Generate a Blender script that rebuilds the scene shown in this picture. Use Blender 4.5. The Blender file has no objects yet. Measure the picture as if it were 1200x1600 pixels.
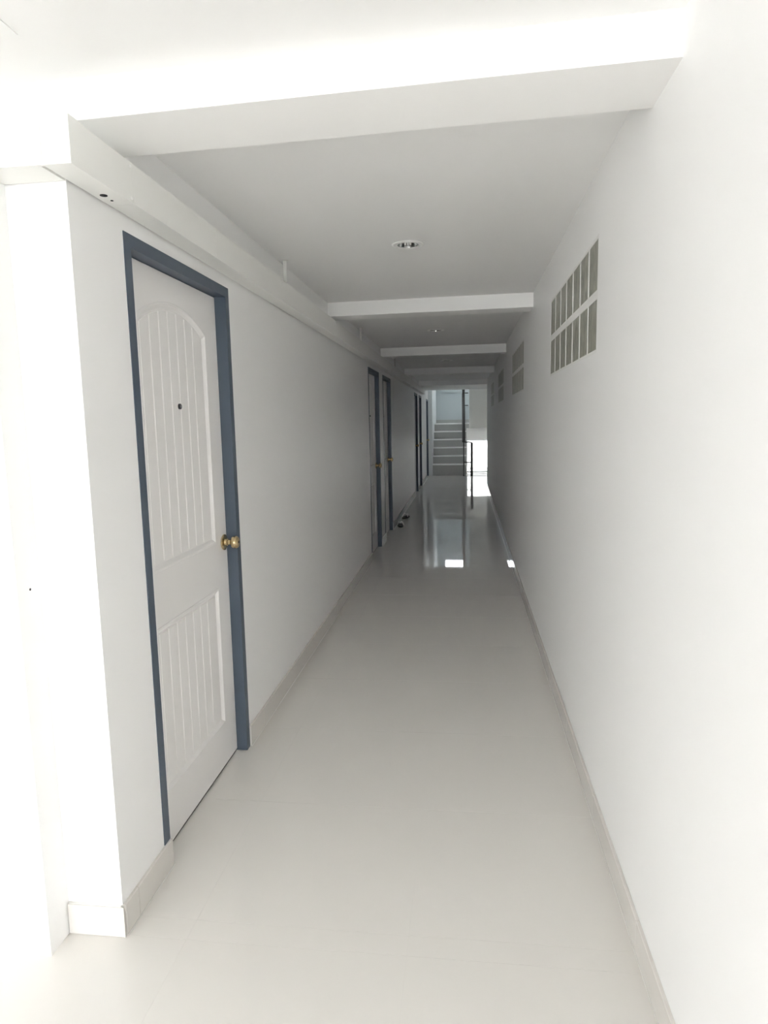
import bpy, bmesh, math, random
from mathutils import Matrix, Vector

random.seed(7)
scene = bpy.context.scene
COL = scene.collection

# ------------------------------------------------------------------ camera
CAM_H = 1.4755
cam_data = bpy.data.cameras.new('camera')
cam_data.sensor_fit = 'HORIZONTAL'
cam_data.sensor_width = 36.0
cam_data.lens = 36.0 * 1047.84 / 1200.0
cam_data.clip_start = 0.05
cam = bpy.data.objects.new('camera', cam_data)
COL.objects.link(cam)
cr = Vector((0.99269076, 0.11905562, -0.01976897))
cu = Vector((0.00366597, 0.13398291, 0.99097686))
cf = Vector((-0.12063007, 0.98380605, -0.13256714))
cam.matrix_world = Matrix(((cr.x, cu.x, -cf.x, 0.0), (cr.y, cu.y, -cf.y, 0.0),
                           (cr.z, cu.z, -cf.z, CAM_H), (0, 0, 0, 1)))
scene.camera = cam

# ------------------------------------------------------------------ sky and exposure
world = bpy.data.worlds.new('overcast_sky')
scene.world = world
world.use_nodes = True
bg = world.node_tree.nodes['Background']
bg.inputs['Color'].default_value = (0.94, 0.97, 1.0, 1.0)
bg.inputs['Strength'].default_value = 15.3
vs = scene.view_settings
vs.view_transform = 'Standard'
vs.look = 'None'
vs.exposure = 0.0
vs.gamma = 1.0
vs.use_curve_mapping = False
scene.cycles.max_bounces = 20
scene.cycles.diffuse_bounces = 14
scene.cycles.glossy_bounces = 8
scene.cycles.use_denoising = True

# ------------------------------------------------------------------ materials
def mat(name, color, rough=0.5, metal=0.0, spec=0.5, bump=None, coat=0.0, vary=None, trans=0.0):
    """bump: (scale, strength, distance, detail); vary: (scale, amount) mottles the colour"""
    m = bpy.data.materials.new(name)
    m.use_nodes = True
    nt = m.node_tree
    b = nt.nodes['Principled BSDF']
    b.inputs['Base Color'].default_value = (*color, 1)
    b.inputs['Roughness'].default_value = rough
    b.inputs['Metallic'].default_value = metal
    b.inputs['Specular IOR Level'].default_value = spec
    b.inputs['Coat Weight'].default_value = coat
    b.inputs['Coat Roughness'].default_value = 0.03
    b.inputs['Transmission Weight'].default_value = trans
    geo = nt.nodes.new('ShaderNodeNewGeometry')
    if bump:
        n = nt.nodes.new('ShaderNodeTexNoise')
        n.inputs['Scale'].default_value = bump[0]
        n.inputs['Detail'].default_value = bump[3]
        bp = nt.nodes.new('ShaderNodeBump')
        bp.inputs['Strength'].default_value = bump[1]
        bp.inputs['Distance'].default_value = bump[2]
        nt.links.new(geo.outputs['Position'], n.inputs['Vector'])
        nt.links.new(n.outputs['Fac'], bp.inputs['Height'])
        nt.links.new(bp.outputs['Normal'], b.inputs['Normal'])
    if vary:
        n2 = nt.nodes.new('ShaderNodeTexNoise')
        n2.inputs['Scale'].default_value = vary[0]
        n2.inputs['Detail'].default_value = 4
        rp = nt.nodes.new('ShaderNodeValToRGB')
        rp.color_ramp.elements[0].position = 0.3
        rp.color_ramp.elements[1].position = 0.7
        rp.color_ramp.elements[0].color = (*[c * (1 - vary[1]) for c in color], 1)
        rp.color_ramp.elements[1].color = (*[min(1, c * (1 + vary[1])) for c in color], 1)
        nt.links.new(geo.outputs['Position'], n2.inputs['Vector'])
        nt.links.new(n2.outputs['Fac'], rp.inputs['Fac'])
        nt.links.new(rp.outputs['Color'], b.inputs['Base Color'])
    return m

M = {}
M['wall'] = mat('white_wall_paint', (0.912, 0.911, 0.907), 0.42, spec=0.4, bump=(2.2, 0.25, 0.02, 3.0))
M['ceiling'] = mat('white_ceiling_paint', (0.875, 0.874, 0.870), 0.7, spec=0.3)
M['beam'] = mat('white_beam_paint', (0.93, 0.927, 0.918), 0.65, spec=0.3)
M['tile'] = mat('polished_floor_tile', (0.742, 0.720, 0.686), 0.02, spec=0.5, vary=(1.3, 0.015))
M['grout'] = mat('pale_grout', (0.68, 0.665, 0.64), 0.6)
M['base_tile'] = mat('polished_skirting_tile', (0.70, 0.675, 0.64), 0.06, spec=0.5)
M['caulk'] = mat('white_caulk', (0.8, 0.79, 0.76), 0.6)
M['frame'] = mat('slate_blue_frame_paint', (0.078, 0.103, 0.136), 0.4, spec=0.4, bump=(14, 0.15, 0.002, 3))
M['door'] = mat('white_moulded_door', (0.87, 0.855, 0.845), 0.4, spec=0.45)
M['brass'] = mat('antique_brass', (0.60, 0.47, 0.27), 0.25, metal=1.0)
M['black'] = mat('black_fitting', (0.02, 0.02, 0.022), 0.35)
M['dark'] = mat('dark_cavity', (0.012, 0.012, 0.014), 0.9)
M['lens'] = mat('peephole_glass', (0.25, 0.25, 0.27), 0.08)
M['trunk'] = mat('white_painted_trunking', (0.84, 0.84, 0.815), 0.45, spec=0.45)
M['screw'] = mat('white_screw_head', (0.9, 0.9, 0.88), 0.3)
M['mortar'] = mat('white_mortar', (0.86, 0.86, 0.84), 0.6)
M['chrome'] = mat('silvered_reflector', (0.40, 0.40, 0.39), 0.2, metal=1.0)
M['ring'] = mat('white_trim_ring', (0.93, 0.93, 0.92), 0.3)
M['lamp_glass'] = mat('unlit_lamp_tube', (0.9, 0.9, 0.88), 0.25)
M['riser'] = mat('grey_stair_tile', (0.41, 0.405, 0.39), 0.4, spec=0.3)
M['nosing'] = mat('pale_stair_nosing', (0.93, 0.93, 0.915), 0.3)
M['rail'] = mat('dark_brown_rail_paint', (0.018, 0.014, 0.012), 0.4)
M['soffit'] = mat('cream_plaster', (0.88, 0.87, 0.835), 0.7)
M['stairwall'] = mat('cool_white_stairwell_paint', (0.77, 0.79, 0.795), 0.6)
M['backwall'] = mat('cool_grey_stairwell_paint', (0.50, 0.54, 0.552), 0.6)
M['alu'] = mat('grey_aluminium', (0.55, 0.56, 0.57), 0.35, metal=0.6)
M['ground'] = mat('darkened_yard_ground', (0.22, 0.215, 0.205), 0.9, vary=(0.7, 0.06))  # kept dark so less light bounces up to the lobby ceiling
M['rubber'] = mat('dark_rubber_sole', (0.03, 0.03, 0.028), 0.7)
M['strap'] = mat('pale_sandal_strap', (0.62, 0.60, 0.56), 0.5)

def glass_block_material():
    m = mat('wavy_glass_block', (0.40, 0.405, 0.36), 0.35, spec=0.06, trans=0.2)
    nt = m.node_tree
    b = nt.nodes['Principled BSDF']
    geo = nt.nodes.new('ShaderNodeNewGeometry')
    mp = nt.nodes.new('ShaderNodeMapping')
    mp.inputs['Scale'].default_value = (1, 1, 0.45)
    n = nt.nodes.new('ShaderNodeTexNoise')
    n.inputs['Scale'].default_value = 26
    n.inputs['Detail'].default_value = 2
    n.inputs['Distortion'].default_value = 1.5
    bp = nt.nodes.new('ShaderNodeBump')
    bp.inputs['Strength'].default_value = 0.2
    bp.inputs['Distance'].default_value = 0.01
    rp = nt.nodes.new('ShaderNodeValToRGB')
    rp.color_ramp.elements[0].position = 0.35
    rp.color_ramp.elements[1].position = 0.7
    rp.color_ramp.elements[0].color = (0.30, 0.305, 0.255, 1)
    rp.color_ramp.elements[1].color = (0.48, 0.475, 0.405, 1)
    nt.links.new(geo.outputs['Position'], mp.inputs['Vector'])
    nt.links.new(mp.outputs['Vector'], n.inputs['Vector'])
    nt.links.new(n.outputs['Fac'], bp.inputs['Height'])
    nt.links.new(n.outputs['Fac'], rp.inputs['Fac'])
    nt.links.new(bp.outputs['Normal'], b.inputs['Normal'])
    nt.links.new(rp.outputs['Color'], b.inputs['Base Color'])
    return m
M['glass_block'] = glass_block_material()

# ------------------------------------------------------------------ helpers
class MB:
    """collects vertices and faces, builds one mesh"""
    def __init__(self):
        self.v = []
        self.f = []
    def quad(self, a, b, c, d):
        i = len(self.v)
        self.v += [a, b, c, d]
        self.f.append((i, i + 1, i + 2, i + 3))
    def box(self, x0, x1, y0, y1, z0, z1):
        i = len(self.v)
        self.v += [(x0, y0, z0), (x1, y0, z0), (x1, y1, z0), (x0, y1, z0),
                   (x0, y0, z1), (x1, y0, z1), (x1, y1, z1), (x0, y1, z1)]
        for q in ((0, 3, 2, 1), (4, 5, 6, 7), (0, 1, 5, 4), (1, 2, 6, 5), (2, 3, 7, 6), (3, 0, 4, 7)):
            self.f.append(tuple(i + k for k in q))
        return self
    def prism(self, poly, axis, a, b, cham=0.0, inset=None):
        """extrude a closed polygon (list of 2D points, CCW seen from +axis) from a to b along axis;
        inset: the polygon of the same length to use at b (chamfered face)"""
        n = len(poly)
        top = inset or poly
        def p3(q, w):
            if axis == 'x':
                return (w, q[0], q[1])
            if axis == 'y':
                return (q[1], w, q[0])
            return (q[0], q[1], w)
        i = len(self.v)
        self.v += [p3(q, a) for q in poly]
        if cham:
            self.v += [p3(q, b - cham) for q in poly]
        self.v += [p3(q, b) for q in top]
        rings = 3 if cham else 2
        self.f.append(tuple(i + n - 1 - k for k in range(n)))
        self.f.append(tuple(i + (rings - 1) * n + k for k in range(n)))
        for r in range(rings - 1):
            for k in range(n):
                k2 = (k + 1) % n
                self.f.append((i + r * n + k, i + r * n + k2, i + (r + 1) * n + k2, i + (r + 1) * n + k))
        return self
    def lathe(self, prof, origin, axis='x', seg=24):
        """prof: list of (t along axis, radius)"""
        i = len(self.v)
        o = origin
        for t, r in prof:
            for k in range(seg):
                a = 2 * math.pi * k / seg
                c, s = r * math.cos(a), r * math.sin(a)
                if axis == 'x':
                    self.v.append((o[0] + t, o[1] + c, o[2] + s))
                elif axis == 'y':
                    self.v.append((o[0] + s, o[1] + t, o[2] + c))
                else:
                    self.v.append((o[0] + c, o[1] + s, o[2] + t))
        for j in range(len(prof) - 1):
            for k in range(seg):
                k2 = (k + 1) % seg
                self.f.append((i + j * seg + k, i + j * seg + k2, i + (j + 1) * seg + k2, i + (j + 1) * seg + k))
        self.f.append(tuple(i + seg - 1 - k for k in range(seg)))
        self.f.append(tuple(i + (len(prof) - 1) * seg + k for k in range(seg)))
        return self
    def tube(self, pts, r, seg=10):
        """round bar along a list of 3D points"""
        pts = [Vector(p) for p in pts]
        i = len(self.v)
        for j, p in enumerate(pts):
            d = (pts[min(j + 1, len(pts) - 1)] - pts[max(j - 1, 0)]).normalized()
            ref = Vector((0, 0, 1)) if abs(d.z) < 0.9 else Vector((0, 1, 0))
            u = d.cross(ref).normalized()
            w = u.cross(d).normalized()
            for k in range(seg):
                a = 2 * math.pi * k / seg
                self.v.append(tuple(p + u * (r * math.cos(a)) + w * (r * math.sin(a))))
        for j in range(len(pts) - 1):
            for k in range(seg):
                k2 = (k + 1) % seg
                self.f.append((i + j * seg + k, i + j * seg + k2, i + (j + 1) * seg + k2, i + (j + 1) * seg + k))
        self.f.append(tuple(i + k for k in range(seg)))
        self.f.append(tuple(i + (len(pts) - 1) * seg + seg - 1 - k for k in range(seg)))
        return self
    def grid_slab(self, us, vs_, holes, mp, w0, w1):
        """slab over the grid us x vs_, cells inside a hole (u0,u1,v0,v1) left open; mp(u,v,w) -> point"""
        us = sorted(set(us) | {h[0] for h in holes} | {h[1] for h in holes})
        vs_ = sorted(set(vs_) | {h[2] for h in holes} | {h[3] for h in holes})
        def full(i, j):
            if i < 0 or j < 0 or i >= len(us) - 1 or j >= len(vs_) - 1:
                return False
            cu_, cv_ = (us[i] + us[i + 1]) / 2, (vs_[j] + vs_[j + 1]) / 2
            return not any(h[0] < cu_ < h[1] and h[2] < cv_ < h[3] for h in holes)
        for i in range(len(us) - 1):
            for j in range(len(vs_) - 1):
                if not full(i, j):
                    continue
                a, b, c, d = us[i], us[i + 1], vs_[j], vs_[j + 1]
                self.quad(mp(a, c, w0), mp(b, c, w0), mp(b, d, w0), mp(a, d, w0))
                self.quad(mp(a, c, w1), mp(a, d, w1), mp(b, d, w1), mp(b, c, w1))
                if not full(i - 1, j):
                    self.quad(mp(a, c, w0), mp(a, d, w0), mp(a, d, w1), mp(a, c, w1))
                if not full(i + 1, j):
                    self.quad(mp(b, c, w0), mp(b, c, w1), mp(b, d, w1), mp(b, d, w0))
                if not full(i, j - 1):
                    self.quad(mp(a, c, w0), mp(a, c, w1), mp(b, c, w1), mp(b, c, w0))
                if not full(i, j + 1):
                    self.quad(mp(a, d, w0), mp(b, d, w0), mp(b, d, w1), mp(a, d, w1))
        return self
    def mesh(self, name, material, smooth=False, weld=False):
        me = bpy.data.meshes.new(name)
        me.from_pydata(self.v, [], self.f)
        bm = bmesh.new()
        bm.from_mesh(me)
        if weld:
            bmesh.ops.remove_doubles(bm, verts=bm.verts, dist=1e-5)
        bmesh.ops.recalc_face_normals(bm, faces=bm.faces)
        bm.to_mesh(me)
        bm.free()
        if material:
            me.materials.append(M[material])
        if smooth:
            me.polygons.foreach_set('use_smooth', [True] * len(me.polygons))
            me.set_sharp_from_angle(angle=math.radians(40))
        return me
    def build(self, name, material, parent=None, smooth=False, loc=None, weld=False):
        return link(name, self.mesh(name, material, smooth, weld), parent, loc)

def link(name, mesh, parent=None, loc=None):
    o = bpy.data.objects.new(name, mesh)
    COL.objects.link(o)
    if parent:
        o.parent = parent
    if loc:
        o.location = loc
    return o

def tag(o, label, cat=None, group=None, kind=None):
    o['label'] = label
    if cat:
        o['category'] = cat
    if group:
        o['group'] = group
    if kind:
        o['kind'] = kind
    return o

def empty(name, loc):
    o = bpy.data.objects.new(name, None)
    COL.objects.link(o)
    o.location = loc
    return o

def copy_tree(o, parent=None):
    c = o.copy()
    COL.objects.link(c)
    c.parent = parent
    for ch in list(o.children):
        copy_tree(ch, c)
    return c

# ------------------------------------------------------------------ layout numbers (metres)
XL, XR = -0.997, 0.474           # corridor side walls
YC = 1.680                       # corner where the corridor starts
ZC, ZB = 2.349, 2.251            # ceiling, underside of beams
ZTOP = 2.50
SKEW = math.tan(-0.0486)         # the beams stand slightly askew to the walls
LOBX, LOBY = -3.6, -7.0
LOB_OPEN = -5.4                   # unseen side gap behind the camera, added to brighten the left wall          # extent of the entrance lobby
Y_END_R, Y_END_L = 14.94, 18.35  # ends of the side walls
Y_BACK = 20.9
DOOR_W, DOOR_H = 0.886, 2.05
DOORS = [1.956, 6.995, 8.235, 13.40, 14.66, 17.46]
WINS = [(2.577, 3.905), (5.677, 6.99), (8.60, 9.90), (11.50, 12.60)]
WZ0, WZ1 = 1.723, 2.113
TW, TZ0, TZ1 = 0.080, 2.094, 2.202   # cable trunking: width, underside, top

# ------------------------------------------------------------------ floor: slab with tiles laid on it
TP, GAP = 0.6407, 0.0013
fl = MB()
fl.box(LOBX, 1.2, LOBY, Y_BACK, -0.15, -0.0005)
floor = fl.build('floor', 'tile')
tag(floor, 'glossy pale beige tiled floor running down the corridor', 'floor', kind='structure')
xs_joint = [XR - TP * k for k in range(-2, 9)]
ys_joint = [1.757 + TP * k for k in range(-14, 32)]
tile_cache = {}
def put_tile(x0, x1, y0, y1):
    if x1 - x0 < 0.02 or y1 - y0 < 0.02:
        return
    key = (round(x1 - x0, 4), round(y1 - y0, 4))
    if key not in tile_cache:
        b = MB()
        b.box(GAP / 2, key[0] - GAP / 2, GAP / 2, key[1] - GAP / 2, -0.009, 0.0)
        tile_cache[key] = b.mesh('floor_tile', 'tile')
    link('floor_tile', tile_cache[key], floor, (x0, y0, 0))
for i in range(len(ys_joint) - 1):
    y0, y1 = ys_joint[i], ys_joint[i + 1]
    for j in range(len(xs_joint) - 1):
        x1, x0 = xs_joint[j], xs_joint[j + 1]
        # lobby, corridor, stair hall have different widths
        for (a, b_, c, d) in ((LOBX, XR, LOBY, YC), (XL, XR, YC, Y_END_R), (XL, 1.15, Y_END_R, Y_BACK)):
            put_tile(max(x0, a), min(x1, b_), max(y0, c), min(y1, d))

# ------------------------------------------------------------------ walls
lw = MB()
lw.grid_slab([YC, 5, 8, 11, 14, Y_END_L], [0, ZTOP],
             [(d, d + DOOR_W, 0.0, DOOR_H) for d in DOORS] + [(YC, 1.90, TZ1 - 0.01, ZTOP)], lambda u, v, w: (w, u, v), XL, XL - 0.168)
tag(lw.build('wall_left', 'wall', weld=True), 'white painted corridor wall with the doors, on the left', 'wall', kind='structure')

rw = MB()
rw.grid_slab([LOB_OPEN, 0, 5, 8, 11, Y_END_R], [0, ZTOP],
             [(a - 0.012, b - -0.012, WZ0 - 0.012, WZ1 + 0.012) for a, b in WINS], lambda u, v, w: (w, u, v), XR, XR + 0.10)
tag(rw.build('wall_right', 'wall', weld=True), 'long white painted wall with the high glass block windows', 'wall', kind='structure')

w = MB()
w.box(LOBX - 0.15, -1.165, 1.583, 1.95, 0, TZ1 - 0.01)
pillar = w.build('wall_front', 'wall')
tag(pillar, 'bright white projecting wall at the left edge of the picture', 'wall', kind='structure')
a = MB()
a.lathe([(-0.004, 0.0035), (0.0006, 0.0035)], (-1.165, 1.636, 1.048), 'x', 10)
a.build('nail_hole', 'dark', pillar)
w = MB()
w.box(LOBX - 0.15, LOBX, LOBY, 1.60, 0, ZTOP)
tag(w.build('wall_lobby', 'wall'), 'white side wall of the entrance lobby', 'wall', kind='structure')

# closed dim room behind the glass block windows
w = MB()
w.box(2.6, 2.7, 1.5, 14.0, 0.0, ZTOP).box(XR + 0.10, 2.7, 1.4, 1.5, 0, ZTOP).box(XR + 0.10, 2.7, 14.0, 14.1, 0, ZTOP)
w.box(XR + 0.10, 2.7, 1.4, 14.1, ZTOP, ZTOP + 0.05).box(XR + 0.10, 2.7, 1.4, 14.1, -0.15, 0.0)
tag(w.build('wall_room', 'wall'), 'walls of the unlit room behind the glass blocks', 'wall', kind='structure')

# stair hall walls
w = MB()
w.box(XL - 0.168, -0.885, Y_END_L, Y_BACK, 0, 5.7)
w.box(XL - 0.168, XL, 16.8, Y_END_L, ZTOP, 5.7)
tag(w.build('wall_stair_left', 'stairwall'), 'pale wall beside the left edge of the far stairs', 'wall', kind='structure')
w = MB()
w.box(1.15, 1.30, Y_END_R, Y_BACK, 0, 5.7).box(XR + 0.10, 1.30, Y_END_R - 0.12, Y_END_R, 0, ZTOP)
tag(w.build('wall_stair_right', 'stairwall'), 'pale wall on the right of the far stair hall', 'wall', kind='structure')
w = MB()
EXIT = (0.04, 1.05, 0.0, 0.885)
HIGH = (-0.66, -0.02, 2.88, 3.75)
UPPER = (-0.80, 1.05, 3.95, 4.6)
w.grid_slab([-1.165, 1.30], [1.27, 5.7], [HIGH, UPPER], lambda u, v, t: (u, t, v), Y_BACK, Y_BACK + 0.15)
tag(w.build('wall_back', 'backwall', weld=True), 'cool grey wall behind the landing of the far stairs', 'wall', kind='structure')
w = MB()
w.grid_slab([-1.165, 1.30], [0, 1.269], [EXIT], lambda u, v, t: (u, t, v), Y_BACK, Y_BACK + 0.15)
tag(w.build('wall_exit', 'wall', weld=True), 'white wall under the landing around the bright low opening', 'wall', kind='structure')
w = MB()
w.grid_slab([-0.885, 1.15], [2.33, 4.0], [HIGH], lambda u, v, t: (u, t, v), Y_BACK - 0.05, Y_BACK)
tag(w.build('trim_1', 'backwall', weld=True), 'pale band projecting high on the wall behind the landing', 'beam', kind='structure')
w = MB()
w.box(XL - 0.168, 1.30, 16.6, 16.75, ZTOP, 5.7)
tag(w.build('wall_stair_front', 'stairwall'), 'upper wall of the stair hall above the corridor end', 'wall', kind='structure')

# ------------------------------------------------------------------ ceiling and beams
LIGHTS = [(-0.28, 3.472), (-0.28, 6.684), (-0.262, 9.99), (-0.262, 13.0)]
c = MB()
c.grid_slab([LOBX, XR + 0.1], [LOBY, 16.7], [(x - 0.0535, x + 0.0535, y - 0.0535, y + 0.0535) for x, y in LIGHTS],
            lambda u, v, t: (u, v, t), ZC, ZC + 0.02)
ceiling = c.build('ceiling', 'ceiling', weld=True)
tag(ceiling, 'smooth white ceiling of corridor and lobby', 'ceiling', kind='structure')
c = MB()
c.box(LOBX, 1.30, LOBY, 16.7, ZTOP, ZTOP + 0.2).box(-1.165, 1.30, 16.6, Y_BACK + 0.15, 5.7, 5.85)
tag(c.build('ceiling_slab', 'ceiling'), 'concrete slab over corridor and stair hall', 'ceiling', kind='structure')

def beam(front, back, x0, x1, label, zb=ZB):
    b = MB()
    def yy(y, x):
        return y + SKEW * (x - XR)
    n = 8
    i = 0
    lo, hi = [], []
    for k in range(n + 1):
        x = x0 + (x1 - x0) * k / n
        j = random.uniform(-0.0004, 0.0004)
        lo.append(((x, yy(front, x) + j, zb + j), (x, yy(back, x) + j, zb + j)))
        hi.append(((x, yy(front, x), ZC + 0.01), (x, yy(back, x), ZC + 0.01)))
    for k in range(n):
        b.quad(lo[k][0], lo[k][1], lo[k + 1][1], lo[k + 1][0])
        b.quad(lo[k][0], lo[k + 1][0], hi[k + 1][0], hi[k][0])
        b.quad(lo[k][1], hi[k][1], hi[k + 1][1], lo[k + 1][1])
        b.quad(hi[k][0], hi[k + 1][0], hi[k + 1][1], hi[k][1])
    b.quad(lo[0][0], hi[0][0], hi[0][1], lo[0][1])
    b.quad(lo[n][0], lo[n][1], hi[n][1], hi[n][0])
    o = b.build('ceiling_beam', 'beam', weld=True)
    tag(o, label, 'beam', 'ceiling beams across the corridor', kind='structure')
beam(1.646, 1.889, LOBX, XR, 'white ceiling beam nearest the camera, above the corridor entrance')
beam(4.909, 5.112, XL, XR, 'second white ceiling beam, just past the first downlight')
beam(8.040, 8.240, XL, XR, 'third white ceiling beam, just past the second downlight')
beam(11.24, 11.44, XL, XR, 'fourth white ceiling beam, deep in the dim corridor')
w = MB()
w.box(XL, 1.15, 14.75, 17.0, ZB - 0.01, ZC + 0.16)
tag(w.build('ceiling_beam', 'beam'), 'wide dropped ceiling beam at the corridor end before the stairs', 'beam',
    'ceiling beams across the corridor', kind='structure')

# access hatch in the lobby ceiling
h = empty('ceiling_hatch', (-1.30, 1.2, ZC))
tag(h, 'white access hatch in the ceiling at the top left corner', 'hatch')
b = MB()
b.box(-0.30, 0.314, -0.30, 0.315, -0.003, -0.0005)
b.build('hatch_frame', 'ceiling', h)
b = MB()
b.box(-0.27, 0.285, -0.27, 0.29, -0.0075, -0.0032)
b.build('hatch_panel', 'ring', h)

# ------------------------------------------------------------------ baseboards
bb_cache = {}
def baseboard(name, label, runs, side):
    """runs: (y0, y1) stretches along a side wall; side +1: wall face looks to +x"""
    xw = XL if side > 0 else XR
    back = MB()
    for y0, y1 in runs:
        xa, xb = sorted((xw + side * 0.0003, xw + side * 0.008))
        back.box(xa, xb, y0 + 0.003, y1 - 0.003, 0.0003, 0.0935)
        xa, xb = sorted((xw + side * 0.0095, xw + side * 0.0125))
        back.box(xa, xb, y0, y1, 0.0002, 0.0016)
    root = back.build(name, 'caulk')
    tag(root, label, 'baseboard', kind='structure')
    for y0, y1 in runs:
        ys = [y for y in ys_joint if y0 + 0.03 < y < y1 - 0.03]
        ys = [y0] + ys + [y1]
        for p, q in zip(ys[:-1], ys[1:]):
            key = (round(q - p, 4), side)
            if key not in bb_cache:
                b = MB()
                L = key[0] - 0.002
                prof = [(0, 0.002), (0.010, 0.002), (0.010, 0.0945), (0.0085, 0.096), (0, 0.096)]
                prof = [(side * t, z) for t, z in prof]
                n = len(prof)
                i = len(b.v)
                b.v += [(t, 0.001, z) for t, z in prof] + [(t, 0.001 + L, z) for t, z in prof]
                b.f.append(tuple(range(n)))
                b.f.append(tuple(range(2 * n - 1, n - 1, -1)))
                for k in range(n):
                    k2 = (k + 1) % n
                    b.f.append((k, n + k, n + k2, k2))
                bb_cache[key] = b.mesh('baseboard_tile', 'base_tile')
            link('baseboard_tile', bb_cache[key], root, (xw + side * 0.0005, p, 0))
runs = []
y = YC
for d in DOORS:
    runs.append((y, d + 0.043))
    y = d + DOOR_W
runs.append((y, Y_END_L))
baseboard('baseboard_left', 'beige tile baseboard along the wall with the doors', runs, 1)
baseboard('baseboard_right', 'beige tile baseboard along the wall with the glass blocks', [(LOB_OPEN, Y_END_R)], -1)
b = MB()
b.box(-1.163, XL - 0.002, YC - 0.008, YC - 0.0005, 0.0005, 0.096)
r = b.build('baseboard_corner', 'caulk')
tag(r, 'short beige tile baseboard on the bright corner face', 'baseboard', kind='structure')
b = MB()
b.box(-1.162, XL + 0.0085, YC - 0.0115, YC - 0.0085, 0.001, 0.0945)
b.build('baseboard_tile', 'base_tile', r)

# ------------------------------------------------------------------ doors
LEAF_X = -0.045                       # leaf face behind the wall face
def arch(y0, y1, zs, rise, n=14, flat=0.0):
    """points along the arched top from y1 down to y0"""
    pts = []
    half = (y1 - y0) / 2
    R = (half * half + rise * rise) / (2 * rise)
    cy, cz = (y0 + y1) / 2, zs + rise - R
    a1 = math.asin(half / R)
    for k in range(n + 1):
        a_ = a1 - 2 * a1 * k / n
        pts.append((cy + R * math.sin(a_), cz + R * math.cos(a_)))
    return pts
def arch_z(y, y0, y1, zs, rise):
    half = (y1 - y0) / 2
    R = (half * half + rise * rise) / (2 * rise)
    return zs + rise - R + math.sqrt(max(0, R * R - (y - (y0 + y1) / 2) ** 2))

# everything of a door relative to its near jamb (y) and the wall face (x)
PY0, PY1 = 0.140, 0.716               # moulded panel, outer edges
UZ0, UZS, URISE = 0.985, 1.838, 0.072 # upper panel: bottom, spring, rise
LZ0, LZ1 = 0.195, 0.790
def offset_outline(y0, y1, z0, zs, rise, o):
    p = [(y0 + o, z0 + o), (y1 - o, z0 + o)]
    if rise:
        p += arch(y0 + o, y1 - o, zs - o * 0.9, rise - o * 0.1)
    else:
        p += [(y1 - o, zs - o), (y0 + o, zs - o)]
    return p
def ring(b, outlines):
    """outlines: list of (points, x); bridge one closed outline to the next"""
    n = len(outlines[0][0])
    i = len(b.v)
    for pts, x in outlines:
        b.v += [(x, q[0], q[1]) for q in pts]
    for r_ in range(len(outlines) - 1):
        for k in range(n):
            k2 = (k + 1) % n
            b.f.append((i + r_ * n + k, i + r_ * n + k2, i + (r_ + 1) * n + k2, i + (r_ + 1) * n + k))

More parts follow.
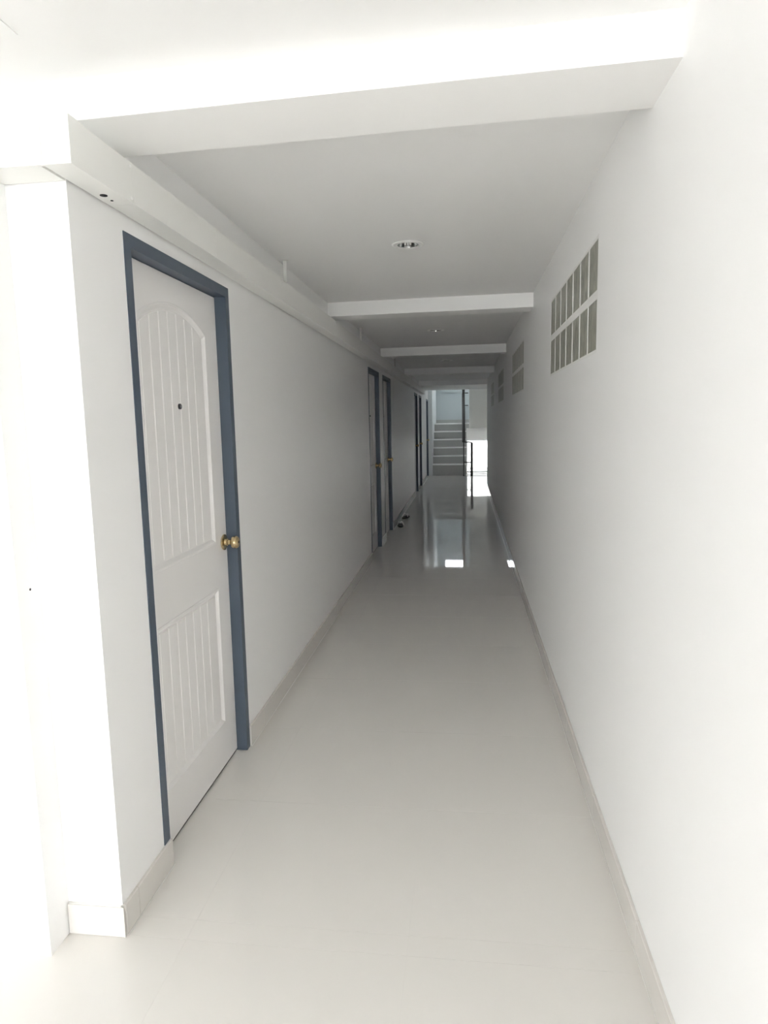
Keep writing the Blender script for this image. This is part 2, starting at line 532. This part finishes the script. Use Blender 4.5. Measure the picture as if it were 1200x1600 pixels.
def make_door():
    root = empty('door_1', (XL, DOORS[0], 0))
    f = 0.041
    W_, H_ = DOOR_W, DOOR_H
    b = MB()
    zb0 = 0.0
    # head and two jambs, each with a stop behind the leaf
    b.box(-0.150, 0.0025, 0.001, f, zb0, H_ - 0.001).box(-0.150, 0.0025, W_ - f, W_ - 0.001, zb0, H_ - 0.001)
    b.box(-0.150, 0.0025, f, W_ - f, H_ - f, H_ - 0.001)
    b.box(-0.110, -0.084, f, f + 0.014, zb0, H_ - f).box(-0.110, -0.084, W_ - f - 0.014, W_ - f, zb0, H_ - f)
    b.box(-0.110, -0.084, f, W_ - f, H_ - f - 0.014, H_ - f)
    b.build('frame', 'frame', root)
    # leaf
    y0, y1, z0, z1 = f + 0.003, W_ - f - 0.003, 0.010, H_ - f - 0.003
    b = MB()
    b.box(LEAF_X - 0.036, LEAF_X - 0.012, y0, y1, z0, z1)
    # stiles and rails as one face plate with two openings
    up = offset_outline(PY0, PY1, UZ0, UZS, URISE, 0)
    lo = offset_outline(PY0, PY1, LZ0, LZ1, 0, 0)
    X0, X1 = LEAF_X - 0.012, LEAF_X
    b.box(X0, X1, y0, PY0, z0, z1).box(X0, X1, PY1, y1, z0, z1)
    b.box(X0, X1, PY0, PY1, z0, LZ0).box(X0, X1, PY0, PY1, LZ1, UZ0)
    top = arch(PY0, PY1, UZS, URISE)
    b.prism([(PY1, z1), (PY0, z1)] + top[::-1], 'x', X0, X1)
    leaf = b.build('leaf', 'door', root, weld=False)
    # ogee mouldings round the two panels
    for o_z0, o_zs, o_r in ((UZ0, UZS, URISE), (LZ0, LZ1, 0)):
        b = MB()
        o = lambda t: offset_outline(PY0, PY1, o_z0, o_zs, o_r, t)
        ring(b, [(o(-0.004), X1 - 0.001), (o(0.0), X1 + 0.0022), (o(0.006), X1 + 0.0022), (o(0.012), X1 - 0.003),
                 (o(0.020), X1 - 0.0085), (o(0.026), X1 - 0.0085), (o(0.030), X1 - 0.0115)])
        b.build('panel_moulding', 'door', leaf, weld=False)
    # seven grooved boards in each panel
    gy = [PY0 + 0.026] + [0.239 + 0.0722 * k for k in range(6)] + [PY1 - 0.026]
    for upper in (True, False):
        for k in range(7):
            a_, c_ = gy[k], gy[k + 1]
            def outline(t):
                za = (UZ0 if upper else LZ0) + 0.026
                p = [(a_ + t, za), (c_ - t, za)]
                if upper:
                    for s in range(4):
                        yv = c_ - t - (c_ - a_ - 2 * t) * s / 3
                        p.append((yv, arch_z(yv, PY0 + 0.024, PY1 - 0.024, UZS - 0.024, URISE - 0.004)))
                else:
                    p += [(c_ - t, LZ1 - 0.026), (a_ + t, LZ1 - 0.026)]
                return p
            b = MB()
            xb, xt = LEAF_X - 0.0125, LEAF_X - 0.0055
            b.prism(outline(0.0003), 'x', xb, xt, cham=0.0055, inset=outline(0.0046))
            b.build('panel_board', 'door', leaf)
    # knob
    ky, kz = 0.800, 0.975
    kb = MB()
    kb.lathe([(0.0, 0.030), (0.004, 0.0345), (0.008, 0.034), (0.010, 0.028), (0.0105, 0.016), (0.016, 0.013), (0.018, 0.0155),
              (0.022, 0.0155), (0.024, 0.0115), (0.034, 0.0105), (0.038, 0.015), (0.041, 0.0225), (0.046, 0.0268),
              (0.054, 0.0278), (0.061, 0.0265), (0.067, 0.0225), (0.0695, 0.015), (0.0702, 0.006)], (0, 0, 0), 'x', 28)
    knob = kb.build('door_knob', 'brass', root, smooth=True, loc=(LEAF_X, ky, kz))
    b = MB()
    b.lathe([(0.0695, 0.0055), (0.0712, 0.005)], (0, 0, 0), 'x', 14)
    b.build('key_cylinder', 'black', knob)
    # peephole
    b = MB()
    b.lathe([(-0.008, 0.0105), (0.0008, 0.0105), (0.0022, 0.0085), (0.0022, 0.0055)], (0, 0, 0), 'x', 18)
    pe = b.build('peephole', 'black', root, smooth=True, loc=(LEAF_X, 0.440, 1.548))
    b = MB()
    b.lathe([(0.001, 0.005), (0.0028, 0.0045), (0.0036, 0.002)], (0, 0, 0), 'x', 14)
    b.build('peephole_lens', 'lens', pe, smooth=True)
    # dark strip standing in for the shaded gap under the leaf
    b = MB()
    b.box(LEAF_X - 0.034, LEAF_X - 0.004, y0, y1, 0.0004, 0.0095)
    b.build('bottom_gap', 'dark', root)
    return root
door = make_door()
door_labels = ['white panelled door with slate blue frame and brass knob, nearest the camera',
               'second door in the corridor, first of the middle pair, with dark blue frame',
               'third door in the corridor, second of the middle pair, with dark blue frame',
               'fourth door in the corridor, first of the dim pair far along the wall',
               'fifth door in the corridor, second of the dim pair far along the wall',
               'sixth and last corridor door, right before the stairs']
for k, d in enumerate(DOORS):
    o = door if k == 0 else copy_tree(door)
    o.name = 'door_%d' % (k + 1)
    o.location = (XL, d, 0)
    tag(o, door_labels[k], 'door', 'blue framed doors along the corridor', kind='structure')

# ------------------------------------------------------------------ glass block windows
win_labels = ['glass block window nearest the camera, seven by two wavy blocks',
              'second glass block window from the camera, high on the wall',
              'third glass block window from the camera, in the dim part',
              'fourth and farthest glass block window, close to the stair hall']
def make_window(k, ya, yb):
    root = empty('window_%d' % (k + 1), (XR, ya, WZ0))
    tag(root, win_labels[k], 'window', 'glass block windows high on the wall', kind='structure')
    L, Hh = yb - ya, WZ1 - WZ0
    nv, nh = 7, 2
    vb, hb, ed = 0.021, 0.031, 0.0
    pw = (L - vb * (nv - 1)) / nv
    ph = (Hh - hb * (nh - 1)) / nh
    holes = []
    for i in range(nv):
        for j in range(nh):
            holes.append((i * (pw + vb), i * (pw + vb) + pw, j * (ph + hb), j * (ph + hb) + ph))
    b = MB()
    b.grid_slab([-0.0115, L + 0.0115], [-0.0115, Hh + 0.0115], holes, lambda u, v, t: (t, u, v), 0.0002, 0.095)
    b.build('mortar_grid', 'mortar', root, weld=True)
    bl = MB()
    def rect(o):
        return [(o, o), (pw - o, o), (pw - o, ph - o), (o, ph - o)]
    g = 0.0005
    i0 = 0
    # pillow faced block: outer rim, bevel, slightly domed face
    pts = []
    lay = [(0.085, g), (0.0024, g), (0.0011, 0.003), (0.0008, 0.03)]
    for x, o in lay:
        bl.v += [(x, q[0], q[1]) for q in rect(o)]
    for r_ in range(len(lay) - 1):
        for q in range(4):
            q2 = (q + 1) % 4
            bl.f.append((r_ * 4 + q, r_ * 4 + q2, (r_ + 1) * 4 + q2, (r_ + 1) * 4 + q))
    bl.f.append((0, 1, 2, 3))
    n = (len(lay) - 1) * 4
    bl.f.append((n, n + 1, n + 2, n + 3))
    me = bl.mesh('glass_block', 'glass_block')
    for h in holes:
        link('glass_block', me, root, (0, h[0], h[2]))
for k, (ya, yb) in enumerate(WINS):
    make_window(k, ya, yb)

# ------------------------------------------------------------------ cable trunking under the ceiling
tr = empty('cable_trunking', (XL, YC, TZ0))
tag(tr, 'white metal cable trunking along the top of the wall with the doors', 'cable trunking')
def trunk_box(x0, x1, y0, y1, lip=0.0):
    b = MB()
    b.box(x0 - XL, x1 - XL, y0 - YC, y1 - YC, -lip, TZ1 - TZ0 + lip)
    return b
joints = [1.572, 1.878, 2.51, 3.45, 4.9, 6.5, 8.1, 9.7, 11.3, 12.9, 14.3, 15.6]
for k in range(len(joints) - 1):
    b = trunk_box(XL + 0.008, XL + TW, joints[k] + 0.0004, joints[k + 1] - 0.0004)
    b.build('trunking_section', 'trunk', tr)
trunk_box(LOBX, XL + 0.0075, 1.572, 1.582).build('trunking_section', 'trunk', tr)
trunk_box(-1.164, XL - 0.001, 1.5825, YC - 0.004).build('trunking_section', 'trunk', tr)
b = trunk_box(XL + 0.0795, XL + TW + 0.0015, 1.5705, 1.640, 0.0012)
b.build('corner_cover', 'trunk', tr)
b = MB()
b.lathe([(-0.0012, 0.010), (0.0005, 0.010)], (0.036, 1.795 - YC, 0), 'z', 18)
b.build('knockout_hole', 'dark', tr)
b = MB()
b.lathe([(-0.0012, 0.004), (0.0005, 0.004)], (0.036, 1.838 - YC, 0), 'z', 12)
b.build('knockout_hole', 'dark', tr)
sb = MB()
sb.lathe([(0.0, 0.0045), (0.0018, 0.0045), (0.003, 0.0025)], (0, 0, 0), 'x', 10)
sm = sb.mesh('cover_screw', 'screw', True)
for yj in joints[1:]:
    for zz in (0.012, TZ1 - TZ0 - 0.012):
        link('cover_screw', sm, tr, (TW, yj - 0.012 - YC, zz))
for yh in (3.665, 6.33, 9.4, 12.3):
    b = MB()
    y_ = yh - YC
    b.box(0.028, 0.046, y_ - 0.003, y_ + 0.003, TZ1 - TZ0, ZC - TZ0 - 0.003)
    b.box(0.030, 0.060, y_ - 0.011, y_ + 0.011, ZC - TZ0 - 0.003, ZC - TZ0 - 0.0005)
    b.box(0.030, 0.060, y_ - 0.011, y_ + 0.011, TZ1 - TZ0, TZ1 - TZ0 + 0.003)
    b.build('hanger_strap', 'trunk', tr)

# ------------------------------------------------------------------ recessed downlights
def make_downlight():
    root = empty('downlight', (0, 0, ZC))
    b = MB()
    b.lathe([(-0.0005, 0.0790), (-0.003, 0.0785), (-0.0055, 0.074), (-0.0055, 0.0575), (-0.003, 0.0530)], (0, 0, 0), 'z', 36)
    b.f = [f for f in b.f if len(f) == 4]
    b.build('trim_ring', 'ring', root, smooth=True)
    b = MB()
    prof = [(-0.003, 0.0530), (0.015, 0.0505), (0.045, 0.044), (0.075, 0.034), (0.085, 0.022)]
    b.lathe(prof, (0, 0, 0), 'z', 36)
    b.f = [f for f in b.f if f[0] != 35]
    b.build('reflector', 'chrome', root, smooth=True)
    bulb = MB()
    bulb.lathe([(0.045, 0.018), (0.085, 0.020)], (0, 0, 0), 'z', 18)
    base = bulb.build('lamp_base', 'ring', root, smooth=True)
    for s in (-1, 0, 1):
        t = MB()
        pts = [(s * 0.013, -0.008, 0.046)]
        for q in range(7):
            a_ = math.pi * q / 6
            pts.append((s * 0.013, -0.008 * math.cos(a_), 0.010 - 0.008 * math.sin(a_)))
        pts.append((s * 0.013, 0.008, 0.046))
        t.tube(pts, 0.005, 10)
        t.build('lamp_tube', 'lamp_glass', base, smooth=True)
    return root
dl_labels = ['recessed downlight nearest the camera, unlit in the corridor ceiling',
             'second recessed downlight from the camera, between second and third beam',
             'third recessed downlight from the camera, between third and fourth beam',
             'farthest recessed downlight, past the fourth ceiling beam']
dl = make_downlight()
for k, (x, y) in enumerate(LIGHTS):
    o = dl if k == 0 else copy_tree(dl)
    o.location = (x, y, ZC)
    tag(o, dl_labels[k], 'downlight', 'recessed downlights in the corridor ceiling')

# ------------------------------------------------------------------ staircase at the far end
SX0, SX1, SY, TREAD = -0.884, 0.03, 18.36, 0.25
STEPZ = [0.315, 0.535, 0.753, 0.972, 1.192, 1.412]
st = empty('staircase', (0, SY, 0))
tag(st, 'grey tiled staircase with pale nosings at the corridor end', 'staircase')
zprev = 0.0
for k, z in enumerate(STEPZ):
    y0 = k * TREAD
    b = MB()
    y1 = (k + 1) * TREAD if k < 5 else Y_BACK - SY - 0.055
    if k < 5:
        b.box(SX0, SX1, y0, y1 - 0.0005, 0.001 if k == 0 else zprev - 0.12, z - 0.0325)
        s = b.build('step', 'riser', st)
    else:
        b.box(SX0, 1.149, y0, y1, 1.262, z - 0.0325).box(SX0, SX1, y0, y0 + 0.08, 1.05, 1.2615)
        s = b.build('landing', 'riser', st)
    b = MB()
    x1 = SX1 + 0.012 if k < 5 else 1.149
    b.box(SX0, x1, y0 - 0.006, y1 - 0.0065 if k < 5 else y1, z - 0.032, z)
    b.build('tread', 'nosing', s)
    zprev = z
b = MB()
b.box(SX0, 1.149, Y_BACK - SY - 0.054, Y_BACK - SY - 0.050 + 0.0485, 1.413, 1.512)
b.build('skirting', 'riser', st)
# second flight climbing back towards the corridor, seen from below
b = MB()
ya, za, yb, zb_ = 5 * TREAD - 0.001, 1.262, -0.75, 3.05
b.prism([(ya, za), (yb, zb_ - 0.02), (yb, zb_ + 0.15), (ya, za + 0.149)][::-1], 'x', 0.112, 1.149)
b.build('upper_flight', 'soffit', st)

# railing
rl = empty('stair_railing', (0, SY - 0.26, 0))
tag(rl, 'dark painted metal railing in front of the far stairs', 'railing')
def rail_part(name, pts, r_):
    b = MB()
    b.tube([(p[0], p[1] - (SY - 0.26), p[2]) for p in pts], r_, 10)
    return b.build(name, 'rail', rl, smooth=True)
PY = SY - 0.26
rail_part('newel_post', [(0.170, PY, 0.001), (0.172, PY, 0.90)], 0.034)
rail_part('post', [(-0.040, PY, 0.001), (-0.041, PY, 0.915)], 0.016)
rail_part('top_bar', [(-0.041, PY, 0.915), (0.172, PY, 0.90)], 0.02)
rail_part('lower_bar', [(-0.041, PY, 0.375), (0.170, PY, 0.365)], 0.015)
rail_part('handrail', [(-0.041, PY, 0.925), (-0.045, 18.9, 1.55), (-0.050, 19.55, 2.22), (-0.045, 19.60, 2.26)], 0.042)
rail_part('handrail', [(-0.045, 19.60, 2.26), (0.085, 19.62, 2.26)], 0.016)
rail_part('lower_bar', [(-0.045, 19.58, 1.91), (0.085, 19.60, 1.91)], 0.013)
rail_part('post', [(-0.045, 19.60, 1.413), (-0.045, 19.60, 2.26)], 0.016)
rail_part('handrail', [(-0.045, 19.60, 2.26), (-0.040, 19.0, 2.78), (-0.035, 18.0, 3.6)], 0.040)

# low threshold in front of the exit opening
th = MB()
th.box(0.06, 1.149, 18.16, 18.21, 0.0004, 0.016).box(0.06, 1.149, 18.70, 18.75, 0.0004, 0.016).box(0.06, 1.149, 19.6, 19.66, 0.0004, 0.02)
tag(th.build('trim_2', 'alu'), 'grey threshold strips on the floor before the bright exit', 'threshold', kind='structure')

# exit opening and high window frames
def frame_in(name, label, hole):
    root = empty(name, ((hole[0] + hole[1]) / 2, Y_BACK, hole[2]))
    tag(root, label, 'window', kind='structure')
    cx, cz = (hole[0] + hole[1]) / 2, hole[2]
    b = MB()
    u0, u1, v0, v1 = hole[0] - cx, hole[1] - cx, 0.0, hole[3] - cz
    t = 0.03
    b.grid_slab([u0 + 0.0005, u1 - 0.0005], [v0 + 0.0005, v1 - 0.0005], [(u0 + t, u1 - t, v0 + t * 0.5, v1 - t)],
                lambda u, v, w_: (u, w_, v), 0.04, 0.10)
    b.build('window_frame', 'alu', root, weld=True)
frame_in('window_5', 'bright low opening to daylight under the stair landing', EXIT)
frame_in('window_6', 'high window lighting the stair landing', HIGH)
frame_in('window_7', 'wide unseen opening added above the landing to light the stairs', UPPER)  # added out of view to bring more daylight down onto the steps

# yard outside, seen as glare through the openings
g = MB()
g.box(-30, 30, Y_BACK + 0.16, 60, -0.35, -0.2).box(-30, 30, -40, LOBY - 0.01, -0.35, -0.2)
tag(g.build('ground', 'ground'), 'yard ground outside the building, darkened to cut bounced light', 'ground', kind='structure')

w = MB()
w.box(-3.0, 3.5, 24.6, 24.8, -0.2, 2.6)
tag(w.build('wall_glare_block', 'soffit'), 'pale wall added outside the low opening to dim its glare', 'wall', kind='structure')  # added to hide the bright sky so the newel post stays visible
w = MB()
w.box(-1.165, 1.30, Y_BACK + 0.151, 23.4, 2.55, 2.65)
tag(w.build('blocker', 'soffit'), 'flat canopy added out of view to dim the low opening', 'blocker', kind='structure')  # unseen slab, added to shade the yard behind the exit

# ------------------------------------------------------------------ sandals by the wall
def sandal(x, y, rot, label):
    root = empty('sandal', (x, y, 0.0))
    root.rotation_euler = (0, 0, rot)
    tag(root, label, 'sandal', 'sandals against the baseboard')
    b = MB()
    out = []
    for k in range(20):
        a_ = 2 * math.pi * k / 20
        yy_ = 0.135 * math.sin(a_)
        ww = 0.046 + 0.008 * math.sin(a_) - 0.006 * math.cos(2 * a_)
        out.append((ww * math.cos(a_), yy_))
    b.prism(out, 'z', 0.0005, 0.022)
    b.build('sole', 'rubber', root)
    b = MB()
    for s in (-1, 1):
        pts = []
        for q in range(7):
            t = q / 6
            pts.append((s * 0.045 * t, 0.075 - 0.10 * t, 0.022 + 0.045 * math.sin(math.pi * (0.12 + 0.88 * t))))
        b.tube(pts, 0.007, 8)
    b.build('strap', 'strap', root, smooth=True)
sandal(XL + 0.075, 9.42, 0.15, 'dark sandal with pale strap by the baseboard, nearer one of two')
sandal(XL + 0.075, 10.25, -0.2, 'dark sandal with pale strap by the baseboard, farther one of two')
